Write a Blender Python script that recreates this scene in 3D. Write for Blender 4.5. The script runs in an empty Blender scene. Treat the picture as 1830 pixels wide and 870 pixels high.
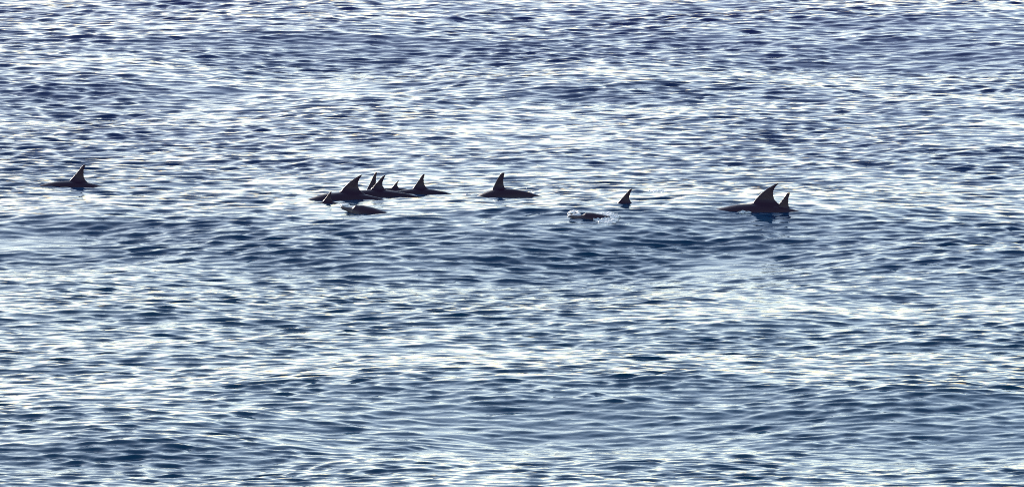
import bpy, bmesh, math, random
import numpy as np
from mathutils import Vector, Matrix, Euler

random.seed(7)
R = math.radians
sc = bpy.context.scene
col = sc.collection

# ------------------------------------------------------------------ camera
CAM_H = 25.0                 # the photographer stands on a low cliff
PITCH = 5.89                 # degrees below the horizon
HFOV = 4.17
cam_d = bpy.data.cameras.new('camera')
cam = bpy.data.objects.new('camera', cam_d)
col.objects.link(cam)
cam.location = (0, 0, CAM_H)
cam.rotation_euler = (R(90 - PITCH), 0, 0)
cam_d.sensor_width = 36
cam_d.lens = 18 / math.tan(R(HFOV / 2))
cam_d.clip_start = 1.0
cam_d.clip_end = 60000
sc.camera = cam

# ------------------------------------------------------------------ sky and sun
SUN_EL, SUN_AZ = 17.0, -27.0         # azimuth from +Y, negative = left of the view
world = bpy.data.worlds.new('World')
sc.world = world
world.use_nodes = True
nt = world.node_tree
bg = nt.nodes['Background']
sky = nt.nodes.new('ShaderNodeTexSky')
sky.sky_type = 'NISHITA'
sky.sun_disc = False
sky.sun_elevation = R(SUN_EL)
sky.sun_rotation = R(SUN_AZ)
sky.altitude = 25
sky.air_density = 1.0
sky.dust_density = 0.5
sky.ozone_density = 1.2
nt.links.new(sky.outputs[0], bg.inputs[0])
bg.inputs[1].default_value = 0.10
sun_d = bpy.data.lights.new('sun', 'SUN')
sun_d.energy = 3.0
sun_d.angle = R(0.5)
sun_d.color = (1.0, 0.93, 0.84)
sun = bpy.data.objects.new('sun', sun_d)
col.objects.link(sun)
sd = Vector((math.sin(R(SUN_AZ)) * math.cos(R(SUN_EL)), math.cos(R(SUN_AZ)) * math.cos(R(SUN_EL)), math.sin(R(SUN_EL))))
sun.rotation_euler = sd.to_track_quat('Z', 'Y').to_euler()
sun.location = (0, 200, 80)

sc.view_settings.view_transform = 'Standard'
sc.view_settings.look = 'None'
sc.view_settings.gamma = 1
sc.view_settings.exposure = 1.18
sc.view_settings.use_curve_mapping = False
sc.cycles.use_denoising = False
sc.cycles.filter_width = 1.0


# ------------------------------------------------------------------ materials
def mat(name):
    m = bpy.data.materials.new(name)
    m.use_nodes = True
    return m, m.node_tree, m.node_tree.nodes['Principled BSDF']


def water_material():
    m, t, p = mat('sea_water')
    N, Lk = t.nodes, t.links
    geo = N.new('ShaderNodeNewGeometry')
    # body colour of the water: greener towards the shore, violet blue further out, in broad patches
    sep = N.new('ShaderNodeSeparateXYZ')
    Lk.new(geo.outputs['Position'], sep.inputs[0])
    big = N.new('ShaderNodeTexNoise')
    big.inputs['Scale'].default_value = 0.06
    big.inputs['Detail'].default_value = 3
    Lk.new(geo.outputs['Position'], big.inputs['Vector'])
    ma = N.new('ShaderNodeMath'); ma.operation = 'MULTIPLY_ADD'
    ma.inputs[1].default_value = 34
    Lk.new(big.outputs['Fac'], ma.inputs[0])
    Lk.new(sep.outputs['Y'], ma.inputs[2])
    mr = N.new('ShaderNodeMapRange')
    mr.inputs['From Min'].default_value = 245
    mr.inputs['From Max'].default_value = 318
    Lk.new(ma.outputs[0], mr.inputs['Value'])
    cr = N.new('ShaderNodeValToRGB')
    cr.color_ramp.elements[0].color = (0.001, 0.046, 0.096, 1)
    cr.color_ramp.elements[1].color = (0.022, 0.018, 0.115, 1)
    Lk.new(mr.outputs[0], cr.inputs[0])
    Lk.new(cr.outputs[0], p.inputs['Base Color'])
    p.inputs['IOR'].default_value = 1.333
    p.inputs['Roughness'].default_value = 0.035
    # fine capillary relief; 'coarse' is 1 where the sheet's grid is too wide for the chop
    at = N.new('ShaderNodeAttribute'); at.attribute_name = 'coarse'
    n1 = N.new('ShaderNodeTexNoise')
    n1.inputs['Scale'].default_value = 6.5
    n1.inputs['Detail'].default_value = 3
    n1.inputs['Roughness'].default_value = 0.55
    Lk.new(geo.outputs['Position'], n1.inputs['Vector'])
    b1 = N.new('ShaderNodeBump')
    b1.inputs['Strength'].default_value = 1.0
    b1.inputs['Distance'].default_value = 0.006
    Lk.new(n1.outputs['Fac'], b1.inputs['Height'])
    n2 = N.new('ShaderNodeTexNoise')
    n2.inputs['Scale'].default_value = 0.7
    n2.inputs['Detail'].default_value = 3
    Lk.new(geo.outputs['Position'], n2.inputs['Vector'])
    mu = N.new('ShaderNodeMath'); mu.operation = 'MULTIPLY'
    Lk.new(n2.outputs['Fac'], mu.inputs[0])
    Lk.new(at.outputs['Fac'], mu.inputs[1])
    b2 = N.new('ShaderNodeBump')
    b2.inputs['Distance'].default_value = 0.30
    Lk.new(mu.outputs[0], b2.inputs['Height'])
    Lk.new(b1.outputs[0], b2.inputs['Normal'])
    Lk.new(b2.outputs[0], p.inputs['Normal'])
    return m


def skin_material():
    m, t, p = mat('dolphin_skin')
    N, Lk = t.nodes, t.links
    tc = N.new('ShaderNodeTexCoord')
    sep = N.new('ShaderNodeSeparateXYZ')
    Lk.new(tc.outputs['Object'], sep.inputs[0])
    nz = N.new('ShaderNodeTexNoise')
    nz.inputs['Scale'].default_value = 6
    nz.inputs['Detail'].default_value = 4
    Lk.new(tc.outputs['Object'], nz.inputs['Vector'])
    ad = N.new('ShaderNodeMath'); ad.operation = 'MULTIPLY_ADD'
    ad.inputs[1].default_value = 0.12
    Lk.new(nz.outputs['Fac'], ad.inputs[0])
    Lk.new(sep.outputs['Z'], ad.inputs[2])
    mr = N.new('ShaderNodeMapRange')
    mr.inputs['From Min'].default_value = -0.35
    mr.inputs['From Max'].default_value = 0.05
    Lk.new(ad.outputs[0], mr.inputs['Value'])
    cr = N.new('ShaderNodeValToRGB')       # pale belly, grey flank, dark cape
    cr.color_ramp.elements[0].color = (0.22, 0.19, 0.20, 1)
    e = cr.color_ramp.elements.new(0.55); e.color = (0.050, 0.024, 0.038, 1)
    cr.color_ramp.elements[-1].color = (0.032, 0.009, 0.026, 1)
    Lk.new(mr.outputs[0], cr.inputs[0])
    Lk.new(cr.outputs[0], p.inputs['Base Color'])
    p.inputs['Roughness'].default_value = 0.36
    p.inputs['Specular IOR Level'].default_value = 0.3
    b = N.new('ShaderNodeBump')
    b.inputs['Distance'].default_value = 0.006
    Lk.new(nz.outputs['Fac'], b.inputs['Height'])
    Lk.new(b.outputs[0], p.inputs['Normal'])
    return m


def foam_material():
    m, t, p = mat('sea_foam')
    N, Lk = t.nodes, t.links
    tc = N.new('ShaderNodeTexCoord')
    nz = N.new('ShaderNodeTexNoise')
    nz.inputs['Scale'].default_value = 14
    Lk.new(tc.outputs['Object'], nz.inputs['Vector'])
    cr = N.new('ShaderNodeValToRGB')
    cr.color_ramp.elements[0].position = 0.3
    cr.color_ramp.elements[0].color = (0.80, 0.79, 0.79, 1)
    cr.color_ramp.elements[1].color = (0.92, 0.90, 0.89, 1)
    Lk.new(nz.outputs['Fac'], cr.inputs[0])
    Lk.new(cr.outputs[0], p.inputs['Base Color'])
    p.inputs['Roughness'].default_value = 0.35
    p.inputs['IOR'].default_value = 1.33
    p.inputs['Subsurface Weight'].default_value = 1.0        # light passes through the froth
    p.inputs['Subsurface Radius'].default_value = (1, 1, 1)
    p.inputs['Subsurface Scale'].default_value = 0.08
    return m


M_WATER, M_SKIN, M_FOAM = water_material(), skin_material(), foam_material()

# ------------------------------------------------------------------ the sea
DEG_PX = HFOV / 1830.0


def place_px(px, py, z=0.0):
    """point of the level z seen at a photograph pixel"""
    dep = R(PITCH + (py - 435) * DEG_PX)
    d = (CAM_H - z) / math.tan(dep)
    return (px - 915) * math.tan(R(DEG_PX)) * math.hypot(d, CAM_H), d


NX, NY = 1024, 2304                       # samples of the periodic tile, across and away
LX, LY = 96.0, 108.0
rng = np.random.default_rng(11)
KX, KY = np.meshgrid(np.fft.fftfreq(NX, LX / NX) * 2 * np.pi, np.fft.fftfreq(NY, LY / NY) * 2 * np.pi)   # rows = y
K = np.hypot(KX, KY); K[0, 0] = 1e-6


def wave_field(lam_peak, lam_min, wind_deg, spread, slope_rms, chop, power=2, steep=4.0, band=None):
    """random sea: height and sideways drift on a periodic tile"""
    kp = 2 * np.pi / lam_peak
    km = 2 * np.pi / lam_min
    th = np.arctan2(KY, KX) - math.radians(wind_deg)
    S = K ** (-steep) * np.exp(-1.0 * (kp / K) ** 3) * np.exp(-(K / km) ** 4) * np.exp(-(KX / 24.0) ** 4)
    if band:                                   # a narrow band of ripples round lam_peak
        S = np.exp(-(np.log(K / kp) / band) ** 2 / 2) * K ** -4.0 * np.exp(-(KX / 24.0) ** 4)
    S *= (1 - spread) * np.abs(np.cos(th)) ** power + spread
    S[0, 0] = 0
    g = rng.standard_normal((NY, NX)) + 1j * rng.standard_normal((NY, NX))
    A = g * np.sqrt(S)
    # scale on the real field's slope
    sl = np.sqrt(np.sum(S * K * K))
    A *= slope_rms / sl * NX * NY / 1.0
    h = np.fft.ifft2(A).real
    dx = np.fft.ifft2(A * (1j * KX / K)).real * chop
    dy = np.fft.ifft2(A * (1j * KY / K)).real * chop
    return h, dx, dy


H1, DX1, DY1 = wave_field(6.0, 0.6, -78, 0.2, 0.045, 0.8)          # wind sea
H2, DX2, DY2 = wave_field(20.0, 6.0, -100, 0.15, 0.015, 0.6)         # old swell
H3, DX3, DY3 = wave_field(0.31, 0.155, -86, 0.06, 0.138, 0.6, 3, band=0.36)        # chop
DY3 -= 1.3 * H3                                                      # it leans with the wind, towards the shore: short steep fronts
H4, DX4, DY4 = wave_field(1.0, 0.35, -98, 0.12, 0.050, 0.6, 3)
# gusts: the chop is stronger in some patches than in others
G = np.fft.ifft2(np.fft.fft2(rng.standard_normal((NY, NX))) * np.exp(-(K / 1.3) ** 2)).real
G = np.clip(1 + 0.16 * G / G.std(), 0.6, 1.5)
H3 *= G; DX3 *= G; DY3 *= G
H0, DX0, DY0 = H1 + H2 + H3 + H4, DX1 + DX2 + DX3 + DX4, DY1 + DY2 + DY3 + DY4


def graded(lo, hi, step, growth, reach_lo, reach_hi):
    core = np.arange(lo, hi + step / 2, step)
    up, s, v = [], step, core[-1]
    while v < reach_hi:
        s *= growth; v += s; up.append(v)
    dn, s, v = [], step, core[0]
    while v > reach_lo:
        s *= growth; v -= s; dn.append(v)
    return np.array(dn[::-1] + list(core) + up)


SX, SY = LX / NX, LY / NY
xs = graded(-13.5, 13.5, SX, 1.16, -22000, 22000)
ys = graded(197.0, 304.0, SY, 1.18, -4000, 40000)
wx = np.gradient(xs); wy = np.gradient(ys)
X, Y = np.meshgrid(xs, ys)
W = np.maximum(*np.meshgrid(wx, wy))
ix = np.round(xs / SX).astype(np.int64) % NX
iy = np.round(ys / SY).astype(np.int64) % NY
fine = np.clip((0.9 - W) / 0.7, 0, 1)
Z = H0[np.ix_(iy, ix)] * fine
OX = DX0[np.ix_(iy, ix)] * fine
OY = DY0[np.ix_(iy, ix)] * fine

# calm slicks left by the animals: the chop is damped there
SLICKS = [(1300, 455, 120, 14, .75), (60, 432, 120, 12, .7), (1470, 365, 120, 12, .4), (610, 372, 130, 12, .45),
          (1340, 378, 80, 8, .2), (820, 352, 110, 8, .4), (650, 260, 150, 12, .3)]
damp = np.ones_like(Z)
for px, py, hw, hh, k in SLICKS:
    cx, cy = place_px(px, py)
    x1, _ = place_px(px + hw, py); _, y1 = place_px(px, py - hh)
    damp *= 1 - k * np.exp(-((X - cx) / (x1 - cx)) ** 2 - ((Y - cy) / (y1 - cy)) ** 2)
Z *= damp; OX *= damp; OY *= damp

# the swell: faces that lean towards the shore
SWELL = [(1200, 432, 600, .31, 3.7), (200, 425, 420, .15, 3.2), (1000, 745, 620, .26, 3.2), (1700, 760, 300, .16, 2.6),
         (560, 80, 480, .26, 5.0), (180, 168, 300, .18, 4.0), (1600, 75, 380, .20, 4.5), (1650, 490, 320, .15, 2.8),
         (1100, 165, 330, .10, 3.0), (480, 480, 420, .12, 2.4), (150, 800, 300, .12, 2.4), (1300, 600, 320, .10, 2.2)]
for px, py, hw, A, w in SWELL:
    cx, cy = place_px(px, py)
    x1, _ = place_px(px + hw, py)
    bend = 0.05 * (X - cx) + 0.6 * np.sin(X * 0.35 + px)
    u = (Y - cy - bend) / w
    Z += 0.95 * A * u * np.exp(0.5 - u * u / 2) * np.exp(-((X - cx) / (x1 - cx)) ** 2 * 0.8)

nx, ny = len(xs), len(ys)
co = np.empty((ny * nx, 3), np.float32)
co[:, 0] = (X + OX).ravel(); co[:, 1] = (Y + OY).ravel(); co[:, 2] = Z.ravel()
idx = np.arange(ny * nx, dtype=np.int32).reshape(ny, nx)
quads = np.stack([idx[:-1, :-1], idx[:-1, 1:], idx[1:, 1:], idx[1:, :-1]], -1).reshape(-1, 4)
nq = len(quads)
me = bpy.data.meshes.new('sea')
me.vertices.add(len(co)); me.vertices.foreach_set('co', co.ravel())
me.loops.add(nq * 4); me.loops.foreach_set('vertex_index', quads.ravel())
me.polygons.add(nq)
me.polygons.foreach_set('loop_start', np.arange(0, nq * 4, 4, dtype=np.int32))
me.polygons.foreach_set('use_smooth', np.ones(nq, bool))
at = me.attributes.new('coarse', 'FLOAT', 'POINT')
at.data.foreach_set('value', (1 - fine).astype(np.float32).ravel())
me.update(calc_edges=True)
me.materials.append(M_WATER)
sea = bpy.data.objects.new('sea', me)
sea['kind'] = 'structure'
sea['label'] = 'choppy dark blue sea with bright ripples'
col.objects.link(sea)
bpy.context.view_layer.update()


def water_hit(px, py):
    """where the ray of a photograph pixel meets the built water"""
    gx, gy = place_px(px, py)
    o = Vector((0, 0, CAM_H)); d = (Vector((gx, gy, 0)) - o).normalized()
    ok, loc, n, i = sea.ray_cast(o, d)
    return loc


FX0, FY0 = xs[0], ys[0]


def water_level(x, y, r=0.6):
    """mean height of the water round a place"""
    i0, i1 = np.searchsorted(xs, [x - r, x + r]); j0, j1 = np.searchsorted(ys, [y - r, y + r])
    return float(Z[j0:j1 + 1, i0:i1 + 1].mean())


# ------------------------------------------------------------------ dolphins
def lerp_tab(tab, s):
    for (a, *va), (b, *vb) in zip(tab, tab[1:]):
        if s <= b:
            f = (s - a) / (b - a)
            f = f * f * (3 - 2 * f) * 0.5 + f * 0.5
            return [p + (q - p) * f for p, q in zip(va, vb)]
    return list(tab[-1][1:])


# station, half height, half width, centre height (unit body, length 1)
BODY = [(0.000, .004, .004, -.012), (0.012, .011, .014, -.012), (0.050, .015, .017, -.010), (0.075, .020, .022, -.008),
        (0.100, .042, .040, 0.000), (0.150, .058, .058, .000), (0.230, .072, .073, -.002), (0.340, .084, .082, -.006),
        (0.450, .086, .080, -.008), (0.560, .077, .066, -.003), (0.680, .058, .044, .004), (0.790, .039, .025, .008),
        (0.880, .025, .014, .010), (0.940, .017, .010, .010), (0.985, .010, .010, .010), (1.0, .003, .004, .010)]

# fins in metres, origin at the front of the fin's root: rows of (height, leading x, trailing x)
FIN_SICKLE = [(-.10, -.16, .50), (-.03, -.07, .44), (.02, 0.0, .375), (.07, .045, .335), (.13, .10, .318), (.19, .165, .325),
              (.245, .240, .348), (.285, .305, .375), (.31, .350, .398), (.322, .388, .412)]
FIN_GRAND = [(-.10, -.16, .52), (-.03, -.07, .46), (.02, 0.0, .39), (.07, .035, .345), (.13, .085, .325), (.19, .150, .325),
             (.25, .230, .345), (.295, .305, .378), (.325, .365, .412), (.338, .415, .440)]
FIN_BLADE = [(-.10, -.12, .42), (-.03, -.05, .36), (.02, 0.0, .30), (.08, .05, .265), (.15, .105, .25), (.21, .150, .25),
             (.26, .185, .265), (.30, .215, .278), (.322, .240, .280)]
FIN_NARROW = [(-.10, -.08, .30), (-.03, -.03, .25), (.02, 0.0, .205), (.08, .035, .19), (.15, .080, .188), (.21, .115, .195),
              (.26, .142, .206), (.30, .168, .216), (.322, .186, .220)]
FIN_SLIM = [(-.10, -.09, .32), (-.03, -.04, .27), (.02, 0.0, .225), (.07, .035, .215), (.13, .075, .22), (.18, .110, .232),
            (.22, .142, .246), (.26, .178, .260), (.28, .205, .268)]
FIN_HOOK = [(-.10, -.12, .36), (-.03, -.05, .31), (.02, 0.0, .25), (.08, .055, .215), (.14, .105, .215), (.19, .150, .232),
            (.23, .185, .25), (.26, .222, .27), (.272, .245, .266)]


def loft(bm, rings, cap=True):
    prev = None; first = None
    for ring in rings:
        vs = [bm.verts.new(c) for c in ring]
        if prev:
            n = len(vs)
            for i in range(n):
                bm.faces.new((prev[i], prev[(i + 1) % n], vs[(i + 1) % n], vs[i]))
        else:
            first = vs
        prev = vs
    if cap:
        bm.faces.new(first[::-1]); bm.faces.new(prev)


def dolphin_mesh(name, length=2.5, fin=FIN_SICKLE, fin_scale=1.0, fin_lean=0.0, arch=0.10, arch_rear=0.10, fin_at=.44, voxel=.0125):
    """one closed skin: trunk with beak, sickle fin, flippers and flukes. Head to -X; origin at the fin's root on the back."""
    bm = bmesh.new()
    x_fin = fin_at * length

    def spine(x):              # the back bends down before and behind the fin
        d = x - x_fin - 0.1
        return -(arch if d < 0 else arch_rear) * d * d

    zb = (lerp_tab(BODY, fin_at + .05)[0] + lerp_tab(BODY, fin_at + .05)[2]) * length
    rings = []
    for i in range(61):
        s = i / 60
        hh, hw, cz = lerp_tab(BODY, s)
        x = s * length
        z = cz * length + spine(x) - zb
        rings.append([(x - x_fin, hw * length * math.cos(a), z + hh * length * math.sin(a))
                      for a in [2 * math.pi * q / 24 for q in range(24)]])
    loft(bm, rings)
    # dorsal fin
    rings = []
    for (z, xl, xt) in fin:
        z, xl, xt = z * fin_scale, xl * fin_scale, xt * fin_scale
        c = max(xt - xl, .012)
        flare = 1 + 2.2 * max(0, (.05 - z) / .15)
        th = (0.055 * c + .010) * flare
        ring = []
        for q in range(20):
            a = 2 * math.pi * q / 20
            u = 0.5 - 0.5 * math.cos(a)
            y = th * math.sin(a) * (1.25 - .5 * u)
            ring.append((xl + c * u + spine(xl + x_fin) * 0, y + fin_lean * max(z, 0), z))
        rings.append(ring[::-1])
    loft(bm, rings)
    # flippers
    for sgn in (-1, 1):
        rings = []
        for q in range(8):
            t = q / 7
            c = length * (.052 * (1 - t) ** .6 + .012)
            px = length * (.24 + .10 * t) - x_fin
            py = sgn * length * (.055 + .10 * t)
            pz = -zb + length * (-.045 - .075 * t) + spine(px + x_fin)
            rings.append([(px + c * math.cos(a), py, pz + .021 * (1 - .35 * t) * math.sin(a)) for a in
                          [2 * math.pi * w / 12 for w in range(12)]])
        loft(bm, rings)
    # flukes
    for sgn in (-1, 1):
        rings = []
        for q in range(9):
            t = q / 8
            c = length * (.046 * (1 - t) ** .7 + .012)
            px = length * (.950 + .055 * t ** 1.6) - x_fin
            py = sgn * length * .125 * t
            pz = -zb + length * .010 + spine(px + x_fin)
            rings.append([(px + c * math.cos(a), py, pz + .024 * (1 - .45 * t) * math.sin(a)) for a in
                          [2 * math.pi * w / 12 for w in range(12)]])
        loft(bm, rings)
    bmesh.ops.recalc_face_normals(bm, faces=bm.faces)
    m0 = bpy.data.meshes.new(name + '_raw')
    bm.to_mesh(m0); bm.free()
    tmp = bpy.data.objects.new('tmp', m0)
    col.objects.link(tmp)
    r = tmp.modifiers.new('r', 'REMESH'); r.mode = 'VOXEL'; r.voxel_size = voxel
    s = tmp.modifiers.new('s', 'SMOOTH'); s.factor = .5; s.iterations = 2
    dg = bpy.context.evaluated_depsgraph_get()
    m = bpy.data.meshes.new_from_object(tmp.evaluated_get(dg), depsgraph=dg)
    bpy.data.objects.remove(tmp)
    b2 = bmesh.new(); b2.from_mesh(m)          # keep the one skin, drop stray crumbs
    seen, parts = set(), []
    for v in b2.verts:
        if v in seen:
            continue
        stack, part = [v], []
        seen.add(v)
        while stack:
            w = stack.pop(); part.append(w)
            for e in w.link_edges:
                o = e.other_vert(w)
                if o not in seen:
                    seen.add(o); stack.append(o)
        parts.append(part)
    parts.sort(key=len)
    for part in parts[:-1]:
        bmesh.ops.delete(b2, geom=part, context='VERTS')
    b2.to_mesh(m); b2.free()
    print('DOLPHIN', name, len(parts), [len(p) for p in parts], len(m.polygons))
    m.name = name
    m.polygons.foreach_set('use_smooth', [True] * len(m.polygons))
    m.materials.clear(); m.materials.append(M_SKIN)
    return m


GROUP = 'dolphins travelling left in one pod'
BIG = dolphin_mesh('dolphin_sickle', 2.7, FIN_SICKLE, 1.0, 0, .22, .13)
GRAND = dolphin_mesh('dolphin_grand', 2.9, FIN_GRAND, 1.1, 0, .13, .13)
BLADE = dolphin_mesh('dolphin_blade', 2.5, FIN_BLADE, .95, 0, .19, .13)
NARROW = dolphin_mesh('dolphin_narrow', 2.4, FIN_NARROW, 1.0, 0, .12, .08)
HOOK = dolphin_mesh('dolphin_hook', 2.4, FIN_HOOK, .98, 0, .14, .07)
YOUNG = dolphin_mesh('dolphin_young', 1.7, FIN_HOOK, .58, 0, .14, .12, voxel=.009)
HUMP = dolphin_mesh('dolphin_hump', 2.4, FIN_SLIM, 1.0, 0, .5, .26)
RISING = dolphin_mesh('dolphin_rising', 2.5, FIN_BLADE, .45, 0, .05, .12)
CALF = dolphin_mesh('dolphin_calf', 1.5, FIN_BLADE, .56, 0, .2, .2, voxel=.009)


def dolphin(mesh, px, py, rise, label, yaw=0, pitch=0, roll=0, scale=1.0):
    """fin's front root stands over photograph column px, where the water is seen at row py; the back rises `rise` metres"""
    h = water_hit(px, py)
    z = water_level(h.x, h.y)
    o = bpy.data.objects.new('dolphin', mesh)
    col.objects.link(o)
    o.location = (h.x, h.y, z + rise)
    o.rotation_euler = (R(roll), R(pitch), R(yaw))
    o.scale = (scale,) * 3
    o['label'] = label; o['category'] = 'dolphin'; o['group'] = GROUP
    return o


dolphin(BLADE, 125, 332, .085, 'lone dark dolphin far left of the pod, upright triangular fin', yaw=6, pitch=3)
dolphin(BIG, 608, 357, .125, 'large dark dolphin with tall sickle fin, leading the left cluster', yaw=-4, pitch=0)
dolphin(CALF, 577, 363, .025, "small dark fin just in front of the left large dolphin's head", yaw=6)
dolphin(RISING, 718, 379, -.125, 'low wet back without fin, sloping into the water nearest in the left cluster', yaw=-16, pitch=24)
dolphin(NARROW, 655, 345, .04, 'tall narrow fin standing behind the two curved fins of left cluster', yaw=16, pitch=-4)
dolphin(HOOK, 663, 350, .115, 'purple grey dolphin with curved fin, right behind the left large dolphin', yaw=-3)
dolphin(YOUNG, 700, 343, .07, 'tiny hooked fin low over a wet back, between larger fins', scale=.84)
dolphin(BLADE, 738, 346, .075, 'black dolphin with upright fin and long low tail stock trailing right', yaw=-5, pitch=-2.5, scale=.85)
dolphin(HUMP, 880, 351, .135, 'brownish dolphin in mid pod with narrow fin and glistening rounded back', yaw=-10, pitch=-8)
dolphin(HOOK, 1104, 363, .0, 'single hooked fin alone in the water right of the splash', yaw=0)
dolphin(RISING, 1132, 387, -.12, 'dolphin head and back breaking through white foam, no fin showing', yaw=4, pitch=23)
dolphin(GRAND, 1346, 376, .13, 'largest dark dolphin at right with tall sickle fin and long sloping back', yaw=-4)
dolphin(BLADE, 1383, 379, .015, 'smaller pointed fin close in front of the right large dolphin', yaw=8, pitch=1, scale=1.08)


# ------------------------------------------------------------------ splashes
def splash(px, py, w, d, h, n, seed, label):
    """churned foam lying on the water with droplets thrown up from it"""
    rnd = random.Random(seed)
    c = water_hit(px, py)
    bm = bmesh.new()
    for i in range(n):
        a, r = rnd.uniform(0, 2 * math.pi), math.sqrt(rnd.random())
        x, y = w * r * math.cos(a), d * r * math.sin(a)
        up = (1 - r * r) * h * rnd.random() ** 1.6
        drop = rnd.random() < .35
        s = rnd.uniform(.006, .013) if drop else rnd.uniform(.015, .038)
        z = water_level(c.x + x, c.y + y, .1) - c.z + (up * 1.5 if drop else up * .6)
        m = Matrix.Translation((x, y, z)) @ Euler((rnd.uniform(-.4, .4), rnd.uniform(-.4, .4), rnd.uniform(0, 6))).to_matrix().to_4x4() \
            @ Matrix.Diagonal((s * rnd.uniform(1, 2.2), s * rnd.uniform(.8, 1.3), s * (.9 if drop else rnd.uniform(.3, .6)), 1))
        res = bmesh.ops.create_icosphere(bm, subdivisions=1, radius=1, matrix=m)
        for v in res['verts']:
            v.co += Vector((rnd.uniform(-1, 1), rnd.uniform(-1, 1), rnd.uniform(-1, 1))) * s * .25
    m0 = bpy.data.meshes.new('splash_raw')
    bm.to_mesh(m0); bm.free()
    tmp = bpy.data.objects.new('tmp', m0)
    col.objects.link(tmp)
    r = tmp.modifiers.new('r', 'REMESH'); r.mode = 'VOXEL'; r.voxel_size = .008
    q = tmp.modifiers.new('s', 'SMOOTH'); q.factor = .5; q.iterations = 2
    dg = bpy.context.evaluated_depsgraph_get()
    m = bpy.data.meshes.new_from_object(tmp.evaluated_get(dg), depsgraph=dg)
    bpy.data.objects.remove(tmp)
    m.name = 'splash'
    m.polygons.foreach_set('use_smooth', [True] * len(m.polygons))
    m.materials.clear(); m.materials.append(M_FOAM)
    o = bpy.data.objects.new('splash', m)
    col.objects.link(o)
    o.location = c
    o['kind'] = 'stuff'; o['label'] = label
    return o


splash(1084, 390, .22, .5, .03, 560, 1, 'white foam right of the surfacing head')
splash(1026, 382, .11, .25, .03, 90, 2, 'pinkish white spray left of the surfacing head')
splash(945, 349, .13, .2, .10, 110, 3, 'white spray over the tail of the mid pod dolphin, doubling as glints on its flank')  # spray whose white blobs also stand in for glints on the wet flank
splash(616, 367, .07, .12, .03, 60, 4, 'small foam patch in front of the left cluster')
splash(1175, 343, .13, .3, .03, 70, 5, 'thin foam patch behind the single hooked fin')
splash(836, 348, .05, .1, .02, 16, 6, 'small foam fleck behind the black dolphin')
splash(1330, 379, .12, .12, .02, 50, 7, 'thin foam line along the flank of the right large dolphin')
